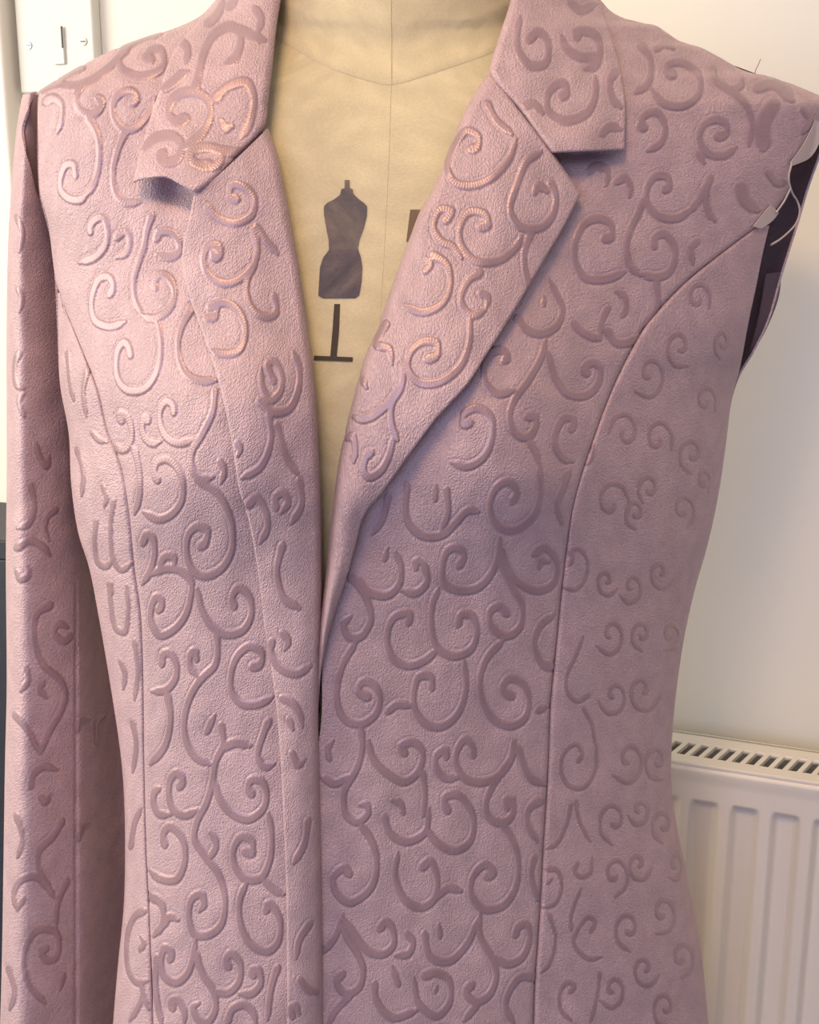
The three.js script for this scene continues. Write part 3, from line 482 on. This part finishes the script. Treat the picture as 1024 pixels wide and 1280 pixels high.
const RF2 = [
  st(481, 700, 484, 685), st(447, 724, 460, 740, 484, 744, 499, 730, 501, 707, 494, 690), st(530, 706, 534, 726, 520, 741, 503, 738), st(520, 712, 520, 702, 530, 704),
  st(573, 708, 580, 694, 572, 685, 560, 688, 553, 708, 556, 730, 574, 738, 596, 735, 612, 720, 621, 700, 624, 672), st(572, 782, 577, 768, 590, 770, 596, 790, 588, 812, 566, 820, 547, 810, 540, 788, 540, 758, 548, 735),
  st(634, 768, 625, 758, 613, 764, 614, 782, 632, 795, 649, 785, 653, 757, 640, 733, 627, 705, 624, 672), st(674, 710, 676, 700, 686, 702), st(668, 692, 680, 684, 695, 698, 692, 728, 674, 738, 652, 730, 636, 712, 628, 688), st(710, 590, 704, 610, 697, 630, 703, 655), st(690, 833, 679, 830, 668, 806, 675, 782, 692, 768),
  st(438, 720, 455, 742, 464, 770, 459, 786, 450, 796, 436, 796, 430, 780, 438, 770), st(510, 780, 512, 768, 500, 768, 490, 775, 484, 800, 492, 824, 510, 832, 530, 826, 546, 812),
  st(460, 872, 448, 864, 454, 852, 467, 856, 475, 872, 469, 893, 450, 905, 430, 898, 421, 870, 428, 832, 445, 802), st(540, 862, 538, 846, 524, 846, 517, 868, 520, 890, 534, 906, 552, 908, 572, 892, 582, 862, 580, 826), st(484, 890, 496, 881, 515, 882),
  st(640, 871, 628, 860, 637, 848, 654, 855, 661, 874, 656, 897, 640, 907, 621, 902, 605, 881, 600, 848, 609, 822, 628, 801), st(506, 943, 501, 933, 517, 928, 528, 940, 522, 965, 505, 977, 484, 967, 467, 949, 460, 925), st(528, 965, 531, 990, 529, 1020),
  st(451, 912, 453, 932, 446, 960, 431, 988, 430, 1008, 434, 1020, 447, 1027, 460, 1016, 458, 1006, 450, 1006), st(404, 972, 418, 979, 437, 970), st(412, 950, 410, 935, 416, 926), st(558, 948, 556, 938, 546, 944, 545, 960, 556, 972, 572, 972), st(592, 946, 590, 932, 582, 924, 572, 936, 570, 955, 580, 972, 600, 978, 622, 970, 638, 950, 641, 925),
  st(437, 1094, 431, 1085, 417, 1096, 420, 1115, 437, 1128, 464, 1109, 471, 1077, 464, 1050, 450, 1030), st(504, 1017, 500, 1005, 490, 1000), st(480, 1020, 488, 1042, 508, 1052, 531, 1040, 536, 1010), st(560, 1015, 555, 1003, 558, 995, 572, 994, 584, 1005, 592, 1025, 587, 1052, 568, 1063, 548, 1055, 532, 1035),
  st(527, 1085, 537, 1076, 546, 1096, 543, 1123, 527, 1134, 507, 1126, 494, 1096, 497, 1065), st(545, 1122, 560, 1110, 576, 1114), st(608, 1096, 617, 1090, 606, 1081, 591, 1096, 589, 1118, 604, 1136, 628, 1132, 644, 1110, 647, 1070, 634, 1038, 622, 1024), st(636, 1000, 642, 1010, 636, 1024, 620, 1028, 609, 1018, 608, 1000, 620, 975, 640, 945, 644, 925),
  st(590, 1230, 582, 1240, 594, 1252, 610, 1245, 620, 1222, 616, 1200, 600, 1170, 600, 1140), st(644, 1170, 648, 1158, 658, 1156, 662, 1172, 652, 1197, 634, 1205, 618, 1196), st(474, 1162, 482, 1152, 490, 1160, 492, 1180, 480, 1192, 462, 1190, 448, 1175, 432, 1150), st(428, 1216, 421, 1228, 431, 1241, 447, 1236, 454, 1215, 447, 1192, 432, 1168, 428, 1142), st(428, 1148, 418, 1172, 404, 1190), st(438, 1244, 420, 1262, 411, 1280),
  st(508, 1166, 516, 1178, 510, 1192, 495, 1194), st(550, 1172, 548, 1155), st(530, 1166, 538, 1196, 560, 1202, 585, 1178, 596, 1150), st(498, 1232, 490, 1208), st(468, 1228, 471, 1252, 490, 1272, 520, 1263), st(544, 1240, 546, 1232), st(530, 1220, 543, 1216, 560, 1224, 562, 1252, 545, 1270, 523, 1254, 517, 1222),
  st(596, 1256, 580, 1276), st(668, 1220, 650, 1222, 636, 1240, 632, 1260, 642, 1278), st(676, 1000, 662, 1010, 659, 1028, 672, 1052), st(668, 1070, 664, 1095, 672, 1125), st(672, 888, 684, 882), st(647, 935, 663, 972, 682, 980), st(634, 1012, 632, 1000, 642, 998),
];
const RS = [
  st(714, 1005, 708, 1030, 694, 1056, 683, 1060), st(720, 1000, 724, 1025, 738, 1052), st(684, 1104, 690, 1098), st(684, 1086, 696, 1088, 702, 1108, 692, 1130, 678, 1134), st(686, 1142, 694, 1172, 686, 1205, 676, 1216), st(722, 1078, 718, 1088, 726, 1096, 738, 1090, 740, 1070),
  st(738, 1165, 744, 1152, 736, 1146, 726, 1156, 717, 1178, 735, 1198, 752, 1196), st(714, 1162, 714, 1142, 726, 1110), st(712, 1240, 718, 1232, 708, 1228, 699, 1244, 702, 1264, 714, 1276), st(750, 1215, 746, 1245, 738, 1278),
  st(736, 868, 722, 876, 710, 866, 708, 846, 720, 818, 729, 795), st(729, 884, 740, 905, 744, 930), st(722, 952, 728, 942, 720, 930, 706, 940, 701, 962, 711, 982, 729, 984, 744, 962, 746, 930), st(712, 706, 716, 696, 712, 690, 724, 686, 734, 698, 732, 722, 720, 736, 704, 734),
  curl(764, 628, 30, 47, 1), curl(795, 640, 18, 90, -1), curl(758, 725, 18, 26, -1), curl(790, 732, 20, 151, 1), curl(826, 715, 20, 22, -1), curl(764, 792, 24, 149, 1), curl(803, 792, 18, 92, -1), curl(768, 868, 24, 165, 1), curl(803, 862, 26, 12, -1), curl(838, 792, 18, 107, 1),
  curl(786, 948, 28, 141, 1), curl(822, 950, 22, 69, -1), curl(768, 1025, 26, 96, -1), curl(800, 1012, 18, 161, 1), curl(830, 1030, 20, 95, -1), curl(768, 1092, 24, 87, 1), curl(798, 1080, 20, 11, -1), curl(786, 1160, 24, 87, -1), curl(828, 1140, 24, 111, 1), curl(766, 1236, 22, 145, 1), curl(806, 1210, 22, 17, -1),
  curl(852, 1196, 22, 87, 1), curl(832, 1258, 22, 73, -1), curl(845, 1080, 18, 130, 1, 0.55), curl(812, 466, 28, 137, 1), curl(850, 432, 24, 61, -1), curl(872, 372, 20, 35, 1), curl(782, 540, 24, 179, -1), curl(822, 548, 24, 33, 1), curl(866, 566, 22, 95, -1), curl(854, 636, 20, 71, 1), curl(812, 610, 18, 119, -1), curl(882, 500, 18, 39, 1), curl(904, 428, 18, 107, -1, 0.55), curl(736, 560, 18, 157, 1, 0.4), curl(880, 600, 16, 55, 1, 0.5),
];
const RL = [
  st(587, 187, 596, 184, 598, 171, 584, 164, 568, 182, 559, 208, 568, 227, 589, 232, 615, 222, 636, 199, 645, 173), st(668, 242, 673, 232, 684, 240), st(688, 228, 695, 246, 690, 270, 676, 284, 652, 284, 638, 264, 646, 232, 660, 200, 676, 190), st(600, 284, 610, 281, 605, 267, 587, 265, 575, 284, 577, 307, 594, 326, 622, 326, 645, 309, 652, 295),
  st(556, 277, 565, 264, 550, 262, 542, 284, 552, 302, 566, 308, 577, 323), st(530, 340, 538, 330, 532, 322), st(540, 318, 558, 330, 563, 355, 552, 380, 528, 390, 506, 382), st(600, 366, 610, 372, 608, 384), st(600, 340, 586, 350, 577, 368, 578, 382, 590, 394, 606, 388), st(664, 290, 655, 318, 658, 345, 664, 362),
  st(534, 449, 546, 444, 546, 429, 529, 427, 514, 439, 510, 461, 524, 478, 548, 478, 575, 458, 587, 427, 587, 395), st(505, 455, 502, 482, 490, 505, 490, 532, 497, 550), st(500, 485, 480, 510, 456, 524, 442, 521), st(483, 403, 470, 430, 486, 436, 490, 455), st(452, 472, 458, 485), st(434, 548, 440, 545, 444, 562, 442, 578), st(464, 564, 457, 572, 455, 590, 462, 596, 476, 588, 486, 570, 492, 545), st(608, 128, 620, 150, 640, 168),
];
const SL = [
  st(63, 756, 47, 766, 43, 794, 53, 830, 75, 850, 82, 868, 78, 885, 60, 918, 50, 942), st(88, 794, 80, 801, 68, 792, 72, 780, 84, 784), st(32, 832, 36, 848, 26, 864), st(54, 852, 50, 862, 58, 872), st(20, 712, 26, 724, 36, 718, 34, 706), st(18, 892, 36, 915, 48, 940),
  st(50, 995, 56, 1002, 62, 992), st(38, 985, 42, 968, 54, 958, 70, 962), st(96, 915, 100, 902, 112, 898), st(120, 930, 122, 900, 130, 895), st(78, 1025, 66, 1046, 50, 1062, 47, 1080, 58, 1106, 68, 1122), st(84, 1100, 72, 1130, 70, 1160), st(30, 1122, 24, 1134), st(60, 1108, 44, 1096, 26, 1100, 17, 1118, 22, 1138),
  st(58, 1184, 52, 1190, 58, 1200, 68, 1198, 74, 1184, 70, 1166, 48, 1162, 34, 1180, 30, 1206, 36, 1230, 56, 1254), st(80, 1218, 74, 1238), st(10, 1208, 18, 1240, 12, 1262), st(20, 1018, 28, 1046, 22, 1072), st(98, 1050, 104, 1034, 112, 1028), st(61, 570, 58, 582, 50, 572, 44, 552), st(38, 605, 43, 632, 35, 655, 22, 660), st(70, 637, 60, 644, 56, 660, 60, 676), st(20, 685, 38, 676, 54, 684, 62, 694),
  st(24, 440, 18, 455, 20, 480, 30, 486), st(22, 360, 28, 372, 24, 390), st(20, 270, 28, 290, 24, 315), st(30, 520, 24, 500, 30, 492),
];

// ---- edges of the panels
const PRINCESS_L = [78, 375, 82, 388, 88, 402, 109, 453, 123, 490, 135, 540, 152, 585, 162, 646, 168, 708, 176, 769, 179, 851, 180, 940, 183, 1065, 187, 1147, 191, 1270, 193, 1345];
const PRINCESS_R = [950, 281, 940, 288, 900, 318, 860, 350, 830, 380, 805, 410, 785, 445, 768, 480, 752, 520, 738, 560, 725, 600, 715, 640, 708, 690, 702, 740, 697, 790, 692, 840, 688, 880, 686, 940, 683, 1000, 679, 1060, 676, 1120, 672, 1180, 668, 1240, 666, 1345];
const ROLL_L = [335, 160, 345, 185, 352, 215, 360, 260, 373, 330, 383, 400, 393, 480, 398, 560, 401, 640, 402, 720, 401, 790, 399, 850, 398, 900, 399, 950, 401, 1050, 403, 1150, 404, 1345];
const ROLL_R = [613, 90, 596, 112, 583, 135, 573, 156, 554, 207, 538, 242, 526, 262, 511, 301, 492, 352, 472, 410, 456, 447, 440, 505, 424, 575, 414, 653, 407, 723, 399, 786, 396, 840, 396, 892];

panel('front_panel', {
  left: [49, 114, 47, 140, 48, 180, 50, 240, 60, 278, 66, 325, 70, 352, ...PRINCESS_L], right: [328, -40, 326, 60, 326, 150, 340, 205, ...ROLL_L.slice(6).map((v, i) => (i % 2 ? v : v - 7))], top: [49, 114, 78, 96, 129, 68, 176, 49, 219, 35, 250, 20, 270, 0, 300, -30, 328, -40],
  z: frontSkin, drops: { left: [6, 0.0025], top: [8, 0.004] }, half: 5.7, label: 'front panel with scrolls beside the sleeve',
  strokes: LF,
});
panel('side_panel', {
  left: [72, 366, 73, 420, 75, 480, 86, 543, 89, 605, 98, 667, 111, 708, 123, 769, 139, 863, 152, 954, 156, 1024, 155, 1127, 148, 1200, 142, 1270, 137, 1345], right: PRINCESS_L.map((v, i) => (i === 1 ? 366 : v)),
  z: skin, drops: { right: [6, 0.0025] }, half: 4.6, strokes: LS,
});
panel('lapel', {
  left: [242, 244, 236, 275, 229, 305, 228, 338, 238, 375, 249, 405, 258, 432, 271, 470, 283, 518, 291, 560, 299, 611, 311, 651, 322, 712, 331, 785, 343, 863, 351, 952, 354, 1014, 358, 1109, 359, 1219, 359, 1345], right: ROLL_L, top: [242, 244, 265, 226, 300, 194, 335, 160],
  z: (px, py, w, s) => skin(px, py) + 0.0065 + 0.003 * Math.sin(Math.PI * w) + (1 - w) * (0.002 + 0.007 * smooth(0.5, 0.75, s) + 0.004 * smooth(0.16, 0.0, s)), drops: { right: [11, 0.008], left: [3, 0.0012] }, half: 5.8, label: 'turned-back lapel running down to the hem', strokes: LL,
});
panel('collar', {
  left: [322, -70, 300, -34, 274, 2, 250, 26, 226, 52, 210, 80, 201, 108, 190, 140, 178, 180, 166, 228], right: [362, -70, 355, -30, 351, 0, 345, 40, 340, 90, 335, 130, 331, 158, 300, 194, 268, 226, 247, 242], bottom: [166, 228, 188, 223, 208, 222, 226, 231, 247, 242],
  z: (px, py, w, s) => skin(px, py) + 0.008 + 0.006 * Math.sin(Math.PI * w) * (1 - s) + -(1 - w) * 0.004 + 0.009 * smooth(0.72, 1, s), drops: { right: [10, 0.006], left: [3, 0.002], bottom: [3, 0.001] }, half: 6.8, raised: 0.6, strokes: LC, label: 'collar leaf with large dull scrolls',
});
panel('front_panel', {
  left: [700, -50, 650, 40, 634, 100, 610, 140, 580, 170, ...ROLL_R.slice(8, 34).map((v, i) => (i % 2 ? v : v + 7)), 402, 900, 394, 960, 393, 1050, 393, 1150, 393, 1345], right: [1044, 128, 1024, 165, 1008, 192, 990, 204, 986, 235, 966, 266, ...PRINCESS_R], top: [700, -50, 728, -25, 751, 0, 764, 14, 786, 25, 804, 29, 820, 32, 834, 41, 851, 52, 875, 59, 897, 70, 909, 77, 932, 89, 966, 96, 985, 103, 1024, 119, 1044, 128],
  z: frontSkin, drops: { right: [7, 0.004], top: [5, 0.002] }, half: 5.6, strokes: [...RF, ...RF2], label: 'front panel with scrolls beside the raw armhole',
});
panel('side_panel', {
  left: PRINCESS_R, right: [962, 282, 954, 315, 946, 355, 936, 402, 926, 456, 915, 500, 907, 560, 898, 620, 885, 680, 868, 740, 855, 800, 845, 870, 840, 930, 840, 990, 848, 1040, 858, 1090, 868, 1140, 878, 1200, 886, 1280, 892, 1345],
  z: skin, drops: { left: [7, 0.004] }, half: 3.5, raised: 0.7, strokes: RS, label: 'side panel below the raw armhole',
});
panel('lapel', {
  left: ROLL_R, right: [726, 242, 706, 281, 673, 337, 641, 391, 604, 450, 584, 481, 545, 524, 510, 571, 479, 614, 455, 645, 444, 684, 434, 720, 420, 762, 409, 801, 401, 845, 398, 892], top: [613, 90, 650, 139, 690, 190, 726, 242],
  z: (px, py, w, s) => skin(px, py) + 0.005 + 0.005 * Math.sin(Math.PI * w) * smooth(1, 0.8, s) + w * 0.006 * smooth(1, 0.5, s), drops: { left: [14, 0.010], right: [3, 0.0012], top: [4, 0.002] }, half: 5.8, strokes: RL, label: 'wide pointed lapel',
});
panel('collar', {
  left: [632, -70, 640, -30, 638, 0, 626, 40, 614, 78, 613, 92, 650, 140, 690, 191], right: [726, -70, 738, -30, 748, 0, 768, 55, 781, 120, 781, 187],
  z: (px, py, w, s) => skin(px, py) + 0.0095 + 0.006 * Math.sin(Math.PI * w) * (1 - s) + 0.008 * smooth(0.7, 1, s) * smooth(0.95, 0.4, w), drops: { left: [10, 0.006], right: [3, 0.002], bottom: [3, 0.001] }, half: 6.2, raised: 0.6, strokes: RC, label: 'squared collar leaf',
});
// ---- sleeve, hung loosely at the armhole
const slL = table([110, 30, 118, 28, 150, 22, 220, 15, 300, 10, 400, 8, 600, 8, 700, 7, 860, 8, 950, 6, 1080, 4, 1200, 2, 1345, -2]);
const slR = table([110, 90, 250, 112, 400, 130, 600, 142, 800, 160, 1000, 173, 1345, 174]);
const sleeveZ = (px, py, k = 1) => { const l = slL(py), r = slR(py), t = clamp(Math.abs((px - (l + r) / 2) / ((r - l) / 2))); const f = (px - l) / (r - l);
  return -0.162 + (k > 0 ? 0.046 * Math.pow(1 - Math.pow(1 - clamp(f / 0.2), 2.2), 1 / 2.2) - 0.055 * smooth(0.08, 1.05, f) - 0.03 * smooth(0.55, 1, f) : -0.03 * f - 0.05 * Math.pow(1 - Math.pow(t, 2.2), 1 / 2.2)); };
const slRow = [118, 150, 220, 300, 400, 500, 600, 700, 860, 950, 1080, 1200, 1345];
panel('sleeve', {
  left: slRow.flatMap((y) => [slL(y) + 0.3, y]), right: [46, 116, 37, 132, 30, 150, 27, 165, 31, 186, 38, 208, 48, 246, 62, 270, 92, 310, 118, 400, 128, 500, 132, 600, 140, 700, 158, 860, 164, 950, 169, 1080, 170, 1200, 171, 1345],
  z: (px, py) => sleeveZ(px, py) + 1.4 * wave(px + 300, py) - 0.0016 * smooth(3, 0.5, Math.abs(px - 95)) * smooth(690, 760, py), half: 5, strokes: SL,
});
const plain = clothTextures(300, 600, Float32Array.from({ length: 301 * 601 * 2 }, () => 0), Float32Array.from({ length: 301 * 601 * 2 }, (_, k) => (k % 2 ? Math.floor(k / 602) * 0.001 : ((k >> 1) % 301) * 0.001)), () => [3, 0]);
obj('sleeve_back', onJacket(loft(50, 120, (s, a) => { const py = mix(118, 1345, s), l = slL(py) + 0.3, r = slR(py), px = (l + r) / 2 + (r - l) / 2 * Math.cos(a); return [px, py, sleeveZ(px, py, -1)]; }, { from: Math.PI, to: 0, faces: [0, 0, -1], thick: 0.0014 })), plain, jacket);
panel('seam_allowance', { left: [37, 117, 30, 150, 28, 166, 33, 190, 40, 212, 48, 246], right: [46, 115, 39, 134, 41, 158, 44, 182, 45, 205, 49, 247], z: (px, py) => sleeveZ(px, py) - 0.006, material: plain, cell: 2 });
// ---- back of the jacket, seen from inside through the raw armhole
obj('back_panel', onJacket(loft(90, 200, (s, a) => { const py = mix(-40, 1345, s), l = sideL(py) + 1, r = sideR(py) - (py < 122 ? 2.5 : 0); return [(l + r) / 2 + (r - l) / 2 * Math.cos(a), py, sideZ(py) - 0.0005 - 0.125 * pw(Math.sin(a), 0.8)]; }, { from: Math.PI, to: 0, faces: [0, 0, -1], thick: 0.0014 })), plain, jacket);
panel('seam_allowance', { left: [958, 342, 950, 390, 938, 440], right: [977, 340, 974, 370, 958, 412, 938, 446], z: (px, py) => sideZ(py) - 0.012, material: plain, cell: 2 });
obj('back_collar', onJacket(loft(60, 20, (s, a) => { const lx = 300, rx = 680; return [(lx + rx) / 2 + (rx - lx) / 2 * Math.cos(a) * (1 - 0.1 * (1 - s)), mix(-110, -55, s), -0.11 - 0.1 * pw(Math.sin(a), 0.9)]; }, { from: Math.PI, to: 0, faces: [0, 0, -1], thick: 0.002 })), plain, jacket);
// ---- pale interfacing at the raw armhole, with its frayed loops
{
  const pale = std({ color: srgb(190, 176, 170), roughness: 0.9 });
  const zA = (px, py) => bodyZ(Math.min(px, sideR(py) - 6), py) + 0.002;
  const pz = (px, py) => Math.max(zA(px, py), sideZ(py) + 0.02);
  const patch = (l, r) => panel('interfacing', { left: l, right: r, z: pz, material: pale, cell: 2, thick: 0.0005, label: 'pale frayed interfacing' });
  patch([1020, 150, 1004, 182, 988, 204], [1034, 156, 1014, 196, 992, 207]);
  patch([964, 256, 952, 270, 942, 283], [974, 266, 966, 276, 952, 286]);
  const thread = (name, pts, r, mat) => { const c = curve(pts), v = []; for (let i = 0; i <= 30; i++) { const [x, y] = c(i / 30); v.push(atBody(x, y, pz(x, y) + 0.001)); } return obj(name, onJacket(new THREE.TubeGeometry(new THREE.CatmullRomCurve3(v), 50, r, 6)), mat, jacket); };
  thread('thread', [990, 204, 986, 222, 990, 240, 997, 252, 1000, 264, 996, 278, 986, 290, 974, 300, 964, 306], 0.0007, pale);
  thread('thread', [988, 236, 980, 252, 970, 266], 0.0007, pale);
  const wisp = std({ color: srgb(150, 138, 132), roughness: 0.8 });
  const q = curve([943, 93, 945, 84, 948, 78, 951, 71]), v = []; for (let i = 0; i <= 20; i++) { const [x, y] = q(i / 20); v.push(atBody(x, y + 3, -0.1)); }
  obj('thread', onJacket(new THREE.TubeGeometry(new THREE.CatmullRomCurve3(v), 30, 0.0003, 5)), wisp, jacket);
}
renderer.render(scene, camera);
